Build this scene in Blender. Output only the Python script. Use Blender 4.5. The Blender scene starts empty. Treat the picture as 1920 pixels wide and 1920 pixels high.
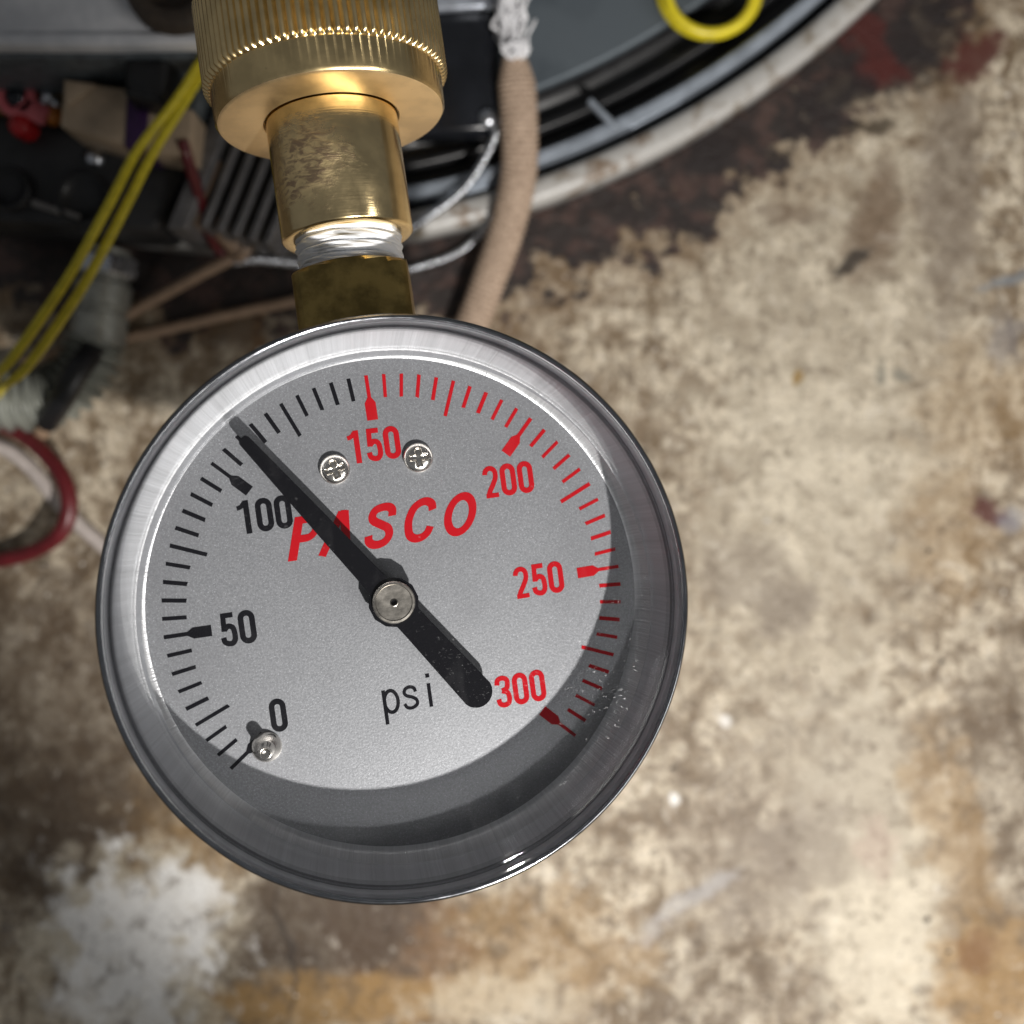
import bpy, bmesh, math, random
from mathutils import Vector, Matrix
random.seed(7)
sc = bpy.context.scene
MM = 0.001
F = 1968.0            # focal length of the photograph in its own pixels
HC = 250.0            # camera height above the floor, mm

# ------------------------------------------------------------------ camera
cam_d = bpy.data.cameras.new('camera'); cam = bpy.data.objects.new('camera', cam_d)
sc.collection.objects.link(cam); sc.camera = cam
cam.location = (0, 0, HC*MM); cam.rotation_euler = (0, 0, 0)
cam_d.sensor_width = 36; cam_d.lens = 36*F/1920
cam_d.clip_start = 0.005; cam_d.clip_end = 20
cam_d.dof.use_dof = True; cam_d.dof.focus_distance = 0.1300; cam_d.dof.aperture_fstop = cam_d.lens/2.35

# ------------------------------------------------------------------ world and lamps
world = bpy.data.worlds.new('World'); sc.world = world; world.use_nodes = True
wb = world.node_tree.nodes['Background']
wb.inputs[0].default_value = (0.95, 0.97, 1.0, 1); wb.inputs[1].default_value = 0.115

# pose of the gauge (mm, camera frame looking down): centre of its front rim, tilt and the stem direction
GC = Vector((-12.15, -11.45, HC-122.4))
GR = (Matrix.Rotation(math.radians(11.0), 3, 'Y') @ Matrix.Rotation(math.radians(0.5), 3, 'X'))
A150, STEP, RT, HD = 98.2, 4.481, 28.7, 9.5

def aim(o, target):
    d = Vector(target)-o.location
    o.rotation_euler = d.to_track_quat('-Z', 'Y').to_euler()
key_dir = (GR @ Vector((0.30, -0.615, 0.73))).normalized()
ld = bpy.data.lights.new('work_light', 'SPOT'); work = bpy.data.objects.new('work_light', ld)
sc.collection.objects.link(work)
work.location = (GC + key_dir*235)*MM
ld.energy = 4.9; ld.color = (1.0, 0.965, 0.92); ld.shadow_soft_size = 0.0035
ld.spot_size = math.radians(80); ld.spot_blend = 0.36
aim(work, Vector((92, 22, 0))*MM)
ad = bpy.data.lights.new('fill_lamp', 'AREA'); fill = bpy.data.objects.new('fill_lamp', ad)  # unseen area lamp added to fill the shadows and feed metal reflections
sc.collection.objects.link(fill)
ad.shape = 'RECTANGLE'; ad.size = 0.9; ad.size_y = 0.35; ad.energy = 9.0; ad.color = (1.0, 0.97, 0.93)
fill.location = (1.5, -0.9, 1.15); aim(fill, (0, 0, 0.05))

sc.view_settings.view_transform = 'Standard'; sc.view_settings.look = 'None'
sc.view_settings.exposure = 0.0; sc.view_settings.gamma = 1.0
sc.view_settings.use_curve_mapping = False
sc.render.engine = 'CYCLES'
sc.cycles.use_denoising = True
sc.cycles.max_bounces = 14; sc.cycles.transmission_bounces = 10; sc.cycles.transparent_max_bounces = 16
sc.cycles.caustics_refractive = False; sc.cycles.caustics_reflective = True
sc.cycles.sample_clamp_indirect = 4.0; sc.cycles.blur_glossy = 0.6

# ------------------------------------------------------------------ helpers: coordinates
def W(u, v, z):
    """photo pixel at a height z (mm) above the floor -> metres"""
    D = HC-z
    return Vector(((u-960)/F*D, (960-v)/F*D, z))*MM
def px(n, z):
    return n/F*(HC-z)*MM
def dial_pt(u, v, z):
    """photo pixel on the plane z (mm) of the gauge's own frame -> local mm"""
    ray = GR.transposed() @ Vector(((u-960)/F, (960-v)/F, -1))
    org = GR.transposed() @ (Vector((0, 0, HC))-GC)
    t = (z-org.z)/ray.z
    p = org+ray*t
    return Vector((p.x, p.y, z))

# ------------------------------------------------------------------ helpers: node materials
def hexlin(r, g, b):
    f = lambda c: (c/255/12.92) if c/255 <= 0.04045 else ((c/255+0.055)/1.055)**2.4
    return (f(r), f(g), f(b), 1)
class Nodes:
    def __init__(s, name):
        s.mat = bpy.data.materials.new(name); s.mat.use_nodes = True
        s.t = s.mat.node_tree; s.b = s.t.nodes['Principled BSDF']; s.out = s.t.nodes['Material Output']
    def n(s, typ, **kw):
        nd = s.t.nodes.new(typ)
        for k, v in kw.items(): setattr(nd, k, v)
        return nd
    def link(s, a, b): s.t.links.new(a, b)
    def obj(s): return s.n('ShaderNodeTexCoord').outputs['Object']
    def mapping(s, vec, scale=(1, 1, 1), loc=(0, 0, 0), rot=(0, 0, 0)):
        m = s.n('ShaderNodeMapping'); s.link(vec, m.inputs[0])
        m.inputs['Location'].default_value = loc; m.inputs['Rotation'].default_value = rot; m.inputs['Scale'].default_value = scale
        return m.outputs[0]
    def noise(s, vec, scale, detail=4, rough=0.55, dist=0.0, col=False):
        m = s.n('ShaderNodeTexNoise'); s.link(vec, m.inputs['Vector'])
        m.inputs['Scale'].default_value = scale; m.inputs['Detail'].default_value = detail
        m.inputs['Roughness'].default_value = rough; m.inputs['Distortion'].default_value = dist
        return m.outputs['Color' if col else 'Fac']
    def math(s, op, a, b=None, c=None, clamp=False):
        m = s.n('ShaderNodeMath', operation=op); m.use_clamp = clamp
        for i, x in enumerate((a, b, c)):
            if x is None: continue
            if isinstance(x, (int, float)): m.inputs[i].default_value = x
            else: s.link(x, m.inputs[i])
        return m.outputs[0]
    def ramp(s, fac, lo, hi, smooth=True):
        m = s.n('ShaderNodeMapRange'); m.interpolation_type = 'SMOOTHSTEP' if smooth else 'LINEAR'
        s.link(fac, m.inputs[0]); m.inputs[1].default_value = lo; m.inputs[2].default_value = hi
        return m.outputs[0]
    def mix(s, fac, a, b):
        m = s.n('ShaderNodeMix', data_type='RGBA')
        if isinstance(fac, (int, float)): m.inputs[0].default_value = fac
        else: s.link(fac, m.inputs[0])
        for i, x in ((6, a), (7, b)):
            if isinstance(x, (tuple, list)): m.inputs[i].default_value = tuple(x) if len(x) == 4 else (*x, 1)
            else: s.link(x, m.inputs[i])
        return m.outputs[2]
    def bump(s, h, strength=0.2, dist=0.0003):
        m = s.n('ShaderNodeBump'); s.link(h, m.inputs['Height'])
        m.inputs['Strength'].default_value = strength; m.inputs['Distance'].default_value = dist
        s.link(m.outputs[0], s.b.inputs['Normal']); return m
    def set(s, **kw):
        for k, v in kw.items():
            k = k.replace('_', ' ')
            i = s.b.inputs[k]
            if hasattr(v, 'is_output'): s.link(v, i)
            else: i.default_value = v
        return s

def plain(name, col, rough=0.5, metal=0.0, vary=0.25, scale=400, bump=0.15, spec=0.5):
    N = Nodes(name); o = N.obj()
    f = N.noise(o, scale, 5)
    dark = tuple(c*(1-vary) for c in col[:3]); lite = tuple(min(1, c*(1+vary)) for c in col[:3])
    N.set(Base_Color=N.mix(N.ramp(f, .3, .7), dark, lite), Metallic=metal)
    N.set(Roughness=N.math('MULTIPLY_ADD', N.noise(o, scale*.4, 3), .3, rough-.15, clamp=True))
    N.b.inputs['Specular IOR Level'].default_value = spec
    if bump: N.bump(f, bump, 0.0002)
    return N.mat

# ------------------------------------------------------------------ helpers: meshes
col = sc.collection
def link(name, me, mat, parent=None, smooth=True):
    if mat is not None: me.materials.append(mat)
    if smooth:
        for p in me.polygons: p.use_smooth = True
    o = bpy.data.objects.new(name, me); col.objects.link(o)
    if parent: o.parent = parent
    return o
def mesh(name, verts, faces):
    me = bpy.data.meshes.new(name); me.from_pydata([tuple(v) for v in verts], [], faces); me.update(); return me
def tag(o, label, cat, group=None):
    o['label'] = label; o['category'] = cat
    if group: o['group'] = group
    return o
def empty(name, loc=(0, 0, 0)):
    o = bpy.data.objects.new(name, None); col.objects.link(o); o.location = loc; o.empty_display_size = .01; return o
def sharp(o, deg=35):
    me = o.data
    bm = bmesh.new(); bm.from_mesh(me); a = math.radians(deg)
    for e in bm.edges:
        if len(e.link_faces) == 2 and e.calc_face_angle(0) > a: e.smooth = False
    bm.to_mesh(me); bm.free(); return o
def revolve(profile, n=96, frame=None, closed=False, rfun=None):
    """profile: list of (r, h); frame: (origin, x, y, axis)"""
    O, X, Y, Z = frame or (Vector((0, 0, 0)), Vector((1, 0, 0)), Vector((0, 1, 0)), Vector((0, 0, 1)))
    vs, fs, idx = [], [], []
    for k, (r, h) in enumerate(profile):
        if r < 1e-9:
            idx.append([len(vs)]); vs.append(O+Z*h); continue
        row = []
        for i in range(n):
            a = 2*math.pi*i/n
            rr = rfun(k, a, r) if rfun else r
            row.append(len(vs)); vs.append(O+(X*math.cos(a)+Y*math.sin(a))*rr+Z*h)
        idx.append(row)
    m = len(profile)
    for k in range(m if closed else m-1):
        A, B = idx[k], idx[(k+1) % m]
        for i in range(n):
            j = (i+1) % n
            if len(A) == 1 and len(B) == 1: continue
            if len(A) == 1: fs.append((A[0], B[j], B[i]))
            elif len(B) == 1: fs.append((A[i], A[j], B[0]))
            else: fs.append((A[i], A[j], B[j], B[i]))
    return vs, fs
def spline(pts, per=10):
    P = [Vector(p) for p in pts]; out = []
    for i in range(len(P)-1):
        p0 = P[i-1] if i else P[0]*2-P[1]
        p1, p2 = P[i], P[i+1]
        p3 = P[i+2] if i+2 < len(P) else P[-1]*2-P[-2]
        for k in range(per):
            t = k/per
            out.append(.5*((2*p1)+(p2-p0)*t+(2*p0-5*p1+4*p2-p3)*t*t+(3*p1-p0-3*p2+p3)*t**3))
    out.append(P[-1]); return out
def tube(path, rad, n=12, flat=None, cap=True):
    """tube along a list of points; rad: number or list; flat: (sx, sz) squash"""
    m = len(path); vs, fs = [], []
    R = rad if isinstance(rad, (list, tuple)) else [rad]*m
    T = [(path[min(i+1, m-1)]-path[max(i-1, 0)]).normalized() for i in range(m)]
    up = Vector((0, 0, 1))
    if abs(T[0].dot(up)) > .95: up = Vector((1, 0, 0))
    Nn = (up-T[0]*up.dot(T[0])).normalized()
    for i in range(m):
        if i: Nn = (Nn-T[i]*Nn.dot(T[i])).normalized()
        B = T[i].cross(Nn)
        sx, sz = flat or (1, 1)
        for k in range(n):
            a = 2*math.pi*k/n
            vs.append(path[i]+(B*math.cos(a)*sx+Nn*math.sin(a)*sz)*R[i])
    for i in range(m-1):
        for k in range(n):
            k2 = (k+1) % n
            fs.append((i*n+k, i*n+k2, (i+1)*n+k2, (i+1)*n+k))
    if cap:
        fs.append(tuple(range(n))[::-1]); fs.append(tuple((m-1)*n+k for k in range(n)))
    return vs, fs
def merge(*parts):
    V, Fc = [], []
    for v, f in parts:
        o = len(V); V += list(v); Fc += [tuple(i+o for i in q) for q in f]
    return V, Fc
def boxmesh(name, sx, sy, sz, bev=0.0, seg=2, M=None):
    bm = bmesh.new(); bmesh.ops.create_cube(bm, size=1)
    for v in bm.verts: v.co = Vector((v.co.x*sx, v.co.y*sy, v.co.z*sz))
    if bev: bmesh.ops.bevel(bm, geom=list(bm.edges), offset=bev, segments=seg, affect='EDGES', profile=.5)
    if M is not None: bmesh.ops.transform(bm, matrix=M, verts=bm.verts)
    me = bpy.data.meshes.new(name); bm.to_mesh(me); bm.free(); return me
def slab(name, poly, z0, z1, bev=0.0):
    """extrude a world-space xy polygon (metres) from z0 to z1 (metres)"""
    bm = bmesh.new()
    vs = [bm.verts.new((p[0], p[1], z0)) for p in poly]
    f = bm.faces.new(vs); bm.normal_update()
    if f.normal.z > 0: f.normal_flip()
    r = bmesh.ops.extrude_face_region(bm, geom=[f])
    for g in r['geom']:
        if isinstance(g, bmesh.types.BMVert): g.co.z = z1
    if bev: bmesh.ops.bevel(bm, geom=list(bm.edges), offset=bev, segments=2, affect='EDGES', profile=.5)
    bmesh.ops.recalc_face_normals(bm, faces=bm.faces)
    me = bpy.data.meshes.new(name); bm.to_mesh(me); bm.free(); return me

# ================================================================== THE FLOOR
PANC = W(477.5, -1195, 6); PANR = px(1667, 6)
def floor_material():
    N = Nodes('stained_floor'); o = N.obj()
    warp = N.n('ShaderNodeMix', data_type='VECTOR')
    nz = N.noise(o, 60, 5, .6, col=True)
    add = N.n('ShaderNodeVectorMath', operation='MULTIPLY_ADD')
    N.link(nz, add.inputs[0]); add.inputs[1].default_value = (.016, .016, 0); N.link(o, add.inputs[2])
    ow = add.outputs[0]
    fine = N.noise(o, 520, 6, .65); mid = N.noise(o, 130, 6, .62, .4); big = N.noise(o, 34, 5, .6, .5)
    streak = N.noise(N.mapping(o, (260, 60, 1), rot=(0, 0, math.radians(4))), 1.0, 5, .6, .3)
    c = N.mix(N.ramp(mid, .38, .60), hexlin(124, 107, 85), hexlin(207, 194, 172))
    c = N.mix(N.math('MULTIPLY', N.ramp(big, .44, .66), .7), c, hexlin(118, 99, 76))
    c = N.mix(N.math('MULTIPLY', N.ramp(streak, .50, .66), .62), c, hexlin(104, 86, 62))
    c = N.mix(N.math('MULTIPLY', N.ramp(N.noise(o, 210, 4, .5), .6, .72), .5), c, hexlin(214, 203, 184))
    c = N.mix(N.math('MULTIPLY', N.ramp(fine, .50, .64), .68), c, hexlin(90, 74, 54))
    mot = N.noise(N.mapping(o, (1, 1, 1), loc=(2, 9, 0)), 260, 5, .68, .6)
    c = N.mix(N.math('MULTIPLY', N.ramp(mot, .54, .66), .6), c, hexlin(82, 68, 52))
    c = N.mix(N.math('MULTIPLY', N.ramp(mot, .44, .34), .45), c, hexlin(212, 203, 188))
    # isolated dark specks
    sp = N.noise(N.mapping(o, (1, 1, 1), loc=(3, 1, 0)), 330, 2, .5)
    c = N.mix(N.math('MULTIPLY', N.ramp(sp, .70, .76), .75), c, hexlin(62, 52, 44))
    sp = N.noise(N.mapping(o, (1, 1, 1), loc=(7, 5, 0)), 420, 1, .5)
    c = N.mix(N.math('MULTIPLY', N.ramp(sp, .74, .79), .7), c, hexlin(225, 220, 214))
    # stains with a shape of their own: pixel centre, radii in pixels, angle, colour, strength, raggedness
    shared = {}
    cnt = [0]
    def ragged_noise(nscale):
        if nscale not in shared:
            sp_ = N.n('ShaderNodeSeparateColor'); N.link(N.noise(o, nscale, 5, .62, col=True), sp_.inputs[0]); shared[nscale] = sp_
        cnt[0] += 1
        return shared[nscale].outputs[cnt[0] % 3]
    def stain(c, u, v, ru, rv, ang, colr, k, rag=1.0, edge=.42, nscale=150):
        p = W(u, v, 0)
        m = N.n('ShaderNodeMapping', vector_type='TEXTURE'); N.link(ow, m.inputs[0])
        m.inputs['Location'].default_value = (p.x+.008, p.y+.008, 0)
        m.inputs['Rotation'].default_value = (0, 0, math.radians(ang))
        m.inputs['Scale'].default_value = (px(ru, 0), px(rv, 0), 1)
        ln = N.n('ShaderNodeVectorMath', operation='LENGTH'); N.link(m.outputs[0], ln.inputs[0])
        nn = ragged_noise(nscale)
        d = N.math('MULTIPLY_ADD', N.math('SUBTRACT', nn, .5), rag*1.8, ln.outputs['Value'])
        f = N.math('SUBTRACT', 1.0, N.ramp(d, 1-edge, 1+edge))
        return N.mix(N.math('MULTIPLY', f, k), c, colr)
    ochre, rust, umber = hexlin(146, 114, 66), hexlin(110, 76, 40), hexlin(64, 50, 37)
    pale, white, grey = hexlin(203, 193, 173), hexlin(236, 234, 230), hexlin(128, 116, 102)
    black, oxide = hexlin(36, 29, 28), hexlin(78, 30, 25)
    for a in ((1560, 620, 260, 420, 10, pale, .45, 1.2), (1500, 1030, 190, 330, 0, pale, .40, 1.3), (1640, 1640, 150, 330, 8, pale, .8, 1.1),
              (1500, 1500, 260, 170, 20, grey, .4, 1.3), (1330, 1850, 200, 130, 0, umber, .35, 1.5), (1450, 1640, 150, 90, 30, grey, .6, 1.4),
              (1870, 1500, 120, 330, 0, umber, .38, 1.4), (1860, 1840, 120, 110, 30, ochre, .7, 1.2), (1790, 1560, 60, 190, 15, ochre, .5, 1.3),
              (1840, 760, 110, 120, 30, ochre, .32, 1.3), (1780, 1000, 80, 130, 10, ochre, .35, 1.4), (1780, 360, 55, 210, -2, grey, .75, .8),
              (1640, 420, 42, 120, -14, hexlin(112, 93, 74), .85, .5), (1560, 230, 150, 50, 10, pale, .6, 1.2), (1470, 1130, 60, 60, 0, grey, .8, .9),
              (1390, 1060, 70, 60, 20, grey, .55, 1.2), (1010, 1790, 200, 110, 0, ochre, .5, 1.5), (740, 1760, 130, 170, 5, rust, .75, 1.2),
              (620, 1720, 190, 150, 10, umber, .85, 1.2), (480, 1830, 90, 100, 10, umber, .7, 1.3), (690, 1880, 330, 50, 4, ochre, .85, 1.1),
              (330, 1570, 160, 120, 30, ochre, .6, 1.4), (130, 1620, 120, 200, 0, umber, .6, 1.3), (60, 1350, 330, 330, 0, umber, .65, 1.2),  # last one, the broad umber: dark brown floor with shade painted in
              (560, 620, 90, 120, 0, pale, .8, 1.0), (430, 600, 60, 50, 0, umber, .8, 1.2), (480, 600, 12, 80, 0, rust, .8, .6),
              (250, 1770, 175, 180, 30, pale, .85, 1.5), (250, 1770, 125, 150, 35, white, 1.0, 2.1), (200, 1880, 90, 60, 0, white, .6, 1.4),
              (340, 1690, 60, 60, 0, white, .85, 1.8), (940, 1880, 150, 50, 0, pale, .5, 1.3)):
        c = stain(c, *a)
    # wear and grime run through the stains as well
    def speckle(c, fac, k, colr): return N.mix(N.math('MULTIPLY', fac, k), c, colr)
    late = N.noise(N.mapping(o, (1, 1, 1), loc=(5, 4, 0)), 190, 6, .68, .5)
    c = speckle(c, N.ramp(late, .52, .66), .55, hexlin(86, 70, 52))
    c = speckle(c, N.ramp(late, .42, .30), .40, hexlin(216, 207, 192))
    c = speckle(c, N.ramp(N.noise(N.mapping(o, (1, 1, 1), loc=(1, 8, 0)), 620, 4, .6), .55, .70), .5, hexlin(80, 66, 50))
    # oil and rust that crept out from under the round base
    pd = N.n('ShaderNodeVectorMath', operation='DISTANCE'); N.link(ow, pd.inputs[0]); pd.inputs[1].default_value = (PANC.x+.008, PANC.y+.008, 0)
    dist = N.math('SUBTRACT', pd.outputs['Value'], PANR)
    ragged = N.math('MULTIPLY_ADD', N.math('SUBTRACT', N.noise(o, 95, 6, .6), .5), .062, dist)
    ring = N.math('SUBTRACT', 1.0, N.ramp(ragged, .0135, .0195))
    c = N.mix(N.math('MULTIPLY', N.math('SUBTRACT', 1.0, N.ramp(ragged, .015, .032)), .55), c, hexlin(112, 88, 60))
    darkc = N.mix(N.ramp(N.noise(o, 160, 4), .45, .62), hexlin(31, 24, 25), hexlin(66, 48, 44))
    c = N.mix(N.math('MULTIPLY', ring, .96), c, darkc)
    for a in ((1700, 90, 130, 70, 40, black, .9, 1.2), (1660, 130, 45, 35, 0, oxide, .95, 1.0), (1830, 105, 60, 40, 20, oxide, .9, 1.1), (1620, 60, 50, 40, 0, oxide, .8, 1.2),
              (1560, 190, 70, 40, 30, black, .9, 1.1), (1330, 295, 46, 38, 0, black, 1.0, .5), (1595, 500, 34, 17, 20, hexlin(58, 50, 42), .95, .7), (1640, 242, 50, 13, 5, hexlin(74, 64, 50), .9, .8),
              (1850, 970, 44, 24, -30, oxide, .9, 1.1), (1897, 985, 24, 30, -50, hexlin(122, 124, 134), .6, .9), (1895, 640, 36, 50, 0, hexlin(116, 114, 118), .5, 1.0), (1880, 530, 50, 10, 25, hexlin(112, 118, 124), .8, .5),
              (1290, 1690, 110, 17, 32, hexlin(166, 164, 164), .55, .9), (1645, 1590, 40, 60, 0, hexlin(166, 140, 128), .35, 1.2), (1270, 1500, 13, 13, 0, white, .95, .3), (1365, 1352, 22, 14, 0, white, .6, .6),
              (540, 1780, 6, 150, 2, hexlin(48, 38, 30), .7, .4), (1840, 1795, 30, 40, 20, rust, .8, .8), (1655, 690, 14, 26, 10, hexlin(110, 108, 98), .7, .5), (1700, 690, 22, 12, -30, hexlin(110, 108, 98), .7, .5),
              (1500, 705, 10, 14, 0, hexlin(140, 112, 60), .9, .3), (1480, 400, 60, 22, 0, hexlin(84, 62, 44), .5, 1.2)):
        c = stain(c, *a, nscale=260)
    N.set(Base_Color=c)
    N.set(Roughness=N.math('MULTIPLY_ADD', N.noise(o, 60, 4), .35, .38))
    h = N.math('ADD', N.math('MULTIPLY', mid, .8), N.math('MULTIPLY', fine, .5))
    N.bump(h, .7, .0012)
    return N.mat
fl = mesh('floor', [(-1.2, -1.2, 0), (1.2, -1.2, 0), (1.2, 1.2, 0), (-1.2, 1.2, 0)], [(0, 1, 2, 3)])
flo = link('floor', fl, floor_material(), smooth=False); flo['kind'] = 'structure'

def grit():
    rn = random.Random(11); groups = {0: [], 1: []}
    for k in range(240):
        u, v_ = rn.uniform(-200, 2100), rn.uniform(-100, 2100)
        p = W(u, v_, 0)
        if (p-Vector((PANC.x, PANC.y, 0))).length < PANR+.001: continue
        r = rn.choice((.0002, .0003, .0003, .0004, .0006))*rn.uniform(.7, 1.2)
        n = rn.choice((5, 6, 7)); V = [p+Vector((0, 0, r*rn.uniform(.5, 1.0)))]; Fc = []
        for i in range(n):
            a = 2*math.pi*(i+rn.uniform(-.3, .3))/n; q = r*rn.uniform(.6, 1.4)
            V.append(p+Vector((q*math.cos(a), q*math.sin(a), 0)))
        for i in range(n): Fc.append((0, 1+i, 1+(i+1) % n))
        groups[0 if rn.random() < .6 else 1].append((V, Fc))
    for k, (nm, c_, lab) in enumerate((('dark_grit', (.05, .04, .032), 'dark grit scattered over the stained floor'), ('pale_grit', (.5, .47, .42), 'pale chips scattered over the stained floor'))):
        V, Fc = merge(*groups[k]); o_ = link(nm, mesh(nm, V, Fc), plain(nm, c_, .7), smooth=False)
        o_['kind'] = 'stuff'; tag(o_, lab, 'grit')
grit()

# ================================================================== ROUND APPLIANCE BASE
def base():
    N = Nodes('dirty_white_enamel'); o = N.obj()
    c = N.mix(N.ramp(N.noise(o, 120, 6, .65), .5, .7), hexlin(172, 170, 166), hexlin(120, 109, 92))
    c = N.mix(N.math('MULTIPLY', N.ramp(N.noise(o, 170, 5), .54, .68), .8), c, hexlin(104, 80, 52))
    N.set(Base_Color=c, Roughness=.38); N.bump(N.noise(o, 250, 4), .3, .0005)
    enamel = N.mat
    galv = plain('galvanised_steel', hexlin(150, 158, 168), .42, .35, .2, 200)
    dark = plain('black_painted_steel', (.012, .012, .013), .35, 0, .4, 300)
    plate_m = Nodes('blue_grey_sheet'); o = plate_m.obj()
    cc = plate_m.mix(plate_m.ramp(plate_m.noise(o, 40, 5), .35, .65), hexlin(62, 70, 77), hexlin(98, 106, 112))
    plate_m.set(Base_Color=cc, Metallic=.35, Roughness=.42); plate_m.bump(plate_m.noise(o, 300, 3), .15, .0003)
    e = tag(empty('appliance_base', (PANC.x, PANC.y, 0)), 'round metal appliance base with dirty white rolled rim lying on the stained floor', 'appliance base')
    R = PANR
    k = MM
    prof = []
    prof = [(R, .4*k), (R, 6.6*k), (R-.3*k, 7.6*k), (R-1.0*k, 8.3*k), (R-2.2*k, 8.7*k), (R-3.8*k, 8.7*k), (R-5.0*k, 8.4*k), (R-5.7*k, 7.7*k), (R-5.9*k, 6.6*k), (R-5.9*k, .4*k)]
    v, f = revolve(prof, 420, closed=True); link('rim', mesh('rim', v, f), enamel, e)
    v, f = revolve([(R-6.0*k, 1.2*k), (R-6.4*k, .8*k), (R-22*k, .8*k), (R-25*k, 3*k), (R-25.4*k, 6*k)], 300); link('trough', mesh('trough', v, f), dark, e)
    v, f = revolve([(R-8.4*k, 1*k), (R-8.4*k, 8.6*k), (R-9.0*k, 9.3*k), (R-10.6*k, 9.3*k), (R-11.2*k, 8.6*k), (R-11.2*k, 1*k)], 300); sharp(link('inner_ring', mesh('inner_ring', v, f), galv, e))
    v, f = revolve([(R-25.2*k, 3*k), (R-25.2*k, 6.6*k), (R-25.8*k, 7.2*k), (R-60*k, 7.2*k), (0, 7.2*k)], 240); sharp(link('floor_plate', mesh('floor_plate', v, f), plate_m.mat, e))
    v, f = revolve([(R-16*k, 1*k), (R-16*k, 5.4*k), (R-16.6*k, 6*k), (R-17.6*k, 6*k), (R-18.2*k, 5.4*k), (R-18.2*k, 1*k)], 300); link('stiffening_bead', mesh('stiffening_bead', v, f), dark, e)
    c0 = W(1130, 215, 9)
    d = (c0-PANC); ang = math.atan2(d.y, d.x)
    M = Matrix.Translation(Vector((d.x, d.y, 9*k))) @ Matrix.Rotation(ang+.35, 4, 'Z')
    link('spring_clip', boxmesh('clip', 9*k, 1.4*k, 2.2*k, .4*k, 2, M), galv, e)
    for (u, v_) in ((1225, 205), (890, 345)):
        d = W(u, v_, 7)-PANC; a = math.atan2(d.y, d.x)
        M = Matrix.Translation(Vector((d.x, d.y, 6.2*k))) @ Matrix.Rotation(a+math.pi/2, 4, 'Z')
        link('weld_tab', boxmesh('weld_tab', 13*k, 3.0*k, 1.2*k, .3*k, 2, M), galv, e)
base()

# ================================================================== PRESSURE GAUGE
g = empty('pressure_gauge'); g.matrix_world = Matrix.Translation(GC*MM) @ GR.to_4x4()
tag(g, 'silver dial pressure gauge with clear lens and brass hose adapter hanging over the floor', 'pressure gauge')
def lm(vs): return [Vector(v)*MM for v in vs]

chrome = plain('polished_steel_case', (.30, .31, .33), .15, 1.0, .08, 900, .03)
def wall_mat():
    N = Nodes('machined_inner_wall'); o = N.obj()
    sep = N.n('ShaderNodeSeparateXYZ'); N.link(o, sep.inputs[0])
    com = N.n('ShaderNodeCombineXYZ'); N.link(sep.outputs[0], com.inputs[0]); N.link(sep.outputs[1], com.inputs[1])
    nv = N.n('ShaderNodeVectorMath', operation='NORMALIZE'); N.link(com.outputs[0], nv.inputs[0])
    st = N.noise(nv.outputs[0], 130, 4, .7); st2 = N.noise(nv.outputs[0], 14, 3, .6)
    f = N.math('ADD', N.math('MULTIPLY', N.ramp(st, .3, .7), .65), N.math('MULTIPLY', N.ramp(st2, .35, .65), .35))
    N.set(Base_Color=N.mix(f, (.46, .465, .475), (.66, .665, .68)), Metallic=.42, Roughness=.30)
    N.bump(st, .5, .0002); return N.mat
def dial_mat():
    N = Nodes('silver_dial_paint'); o = N.obj()
    fl_ = N.noise(o, 6500, 2, .6); gr = N.noise(o, 3600, 3, .6); cl = N.noise(o, 90, 4, .5)
    c = N.mix(N.ramp(gr, .34, .66), (.17, .175, .186), (.225, .23, .243))
    c = N.mix(N.math('MULTIPLY', N.ramp(fl_, .58, .72), .55), c, (.50, .51, .54))
    c = N.mix(N.math('MULTIPLY', N.ramp(cl, .45, .75), .30), c, (.14, .14, .15))
    N.set(Base_Color=c, Metallic=.28, Roughness=.46); N.bump(gr, .2, .0001); return N.mat
def ink(name, colr):
    N = Nodes(name); o = N.obj()
    f = N.noise(o, 1500, 4, .6)
    N.set(Base_Color=N.mix(N.math('MULTIPLY', N.ramp(f, .68, .80), .12), colr, (.6, .6, .62)), Roughness=.8, Specular_IOR_Level=.03); return N.mat
red_ink = ink('red_printing_ink', (.38, .006, .011)); black_ink = ink('black_printing_ink', (.006, .006, .008))

# case: polished cup with a rolled outer edge
R0 = 34.3
outer = [(0, -24), (26, -24), (31.5, -23), (33.2, -21), (33.6, -18), (33.6, -4.2), (34.0, -3.6), (34.35, -2.6), (34.35, -1.2), (34.2, -.4), (33.95, -.08), (33.75, .0), (33.6, -.08), (33.55, -.4)]
GK = 1.011
outer = [(r*GK, h) for r, h in outer]
v, f = revolve(outer, 200); link('case', mesh('case', lm(v), f), chrome, g)
v, f = revolve([(33.55*1.011, -.4), (33.45*1.011, -2.4)], 220); link('lens_seat', mesh('lens_seat', lm(v), f), plain('pale_plastic_seat', (.72, .73, .75), .22, 0, .10, 300, .05), g)
v, f = revolve([(33.45*1.011, -2.4), (33.0*1.011, -2.5), (32.9*1.011, -2.75), (33.0*1.011, -3.0), (33.3*1.011, -3.1)], 220); link('gasket', mesh('gasket', lm(v), f), plain('black_rubber_gasket', (.012, .013, .018), .4), g)
wall = [(33.25, -3.0), (33.1, -3.5), (31.8, -7.2), (31.1, -8.9), (30.6, -9.42), (30.2, -9.52)]
wall = [(r*GK, h) for r, h in wall]
v, f = revolve(wall, 240); link('inner_wall', mesh('inner_wall', lm(v), f), wall_mat(), g)
v, f = revolve([(31.0, -9.5), (30.2, -HD), (20, -HD), (10, -HD), (0, -HD)], 200)
dial = link('dial', mesh('dial', lm(v), f), dial_mat(), g)

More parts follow.
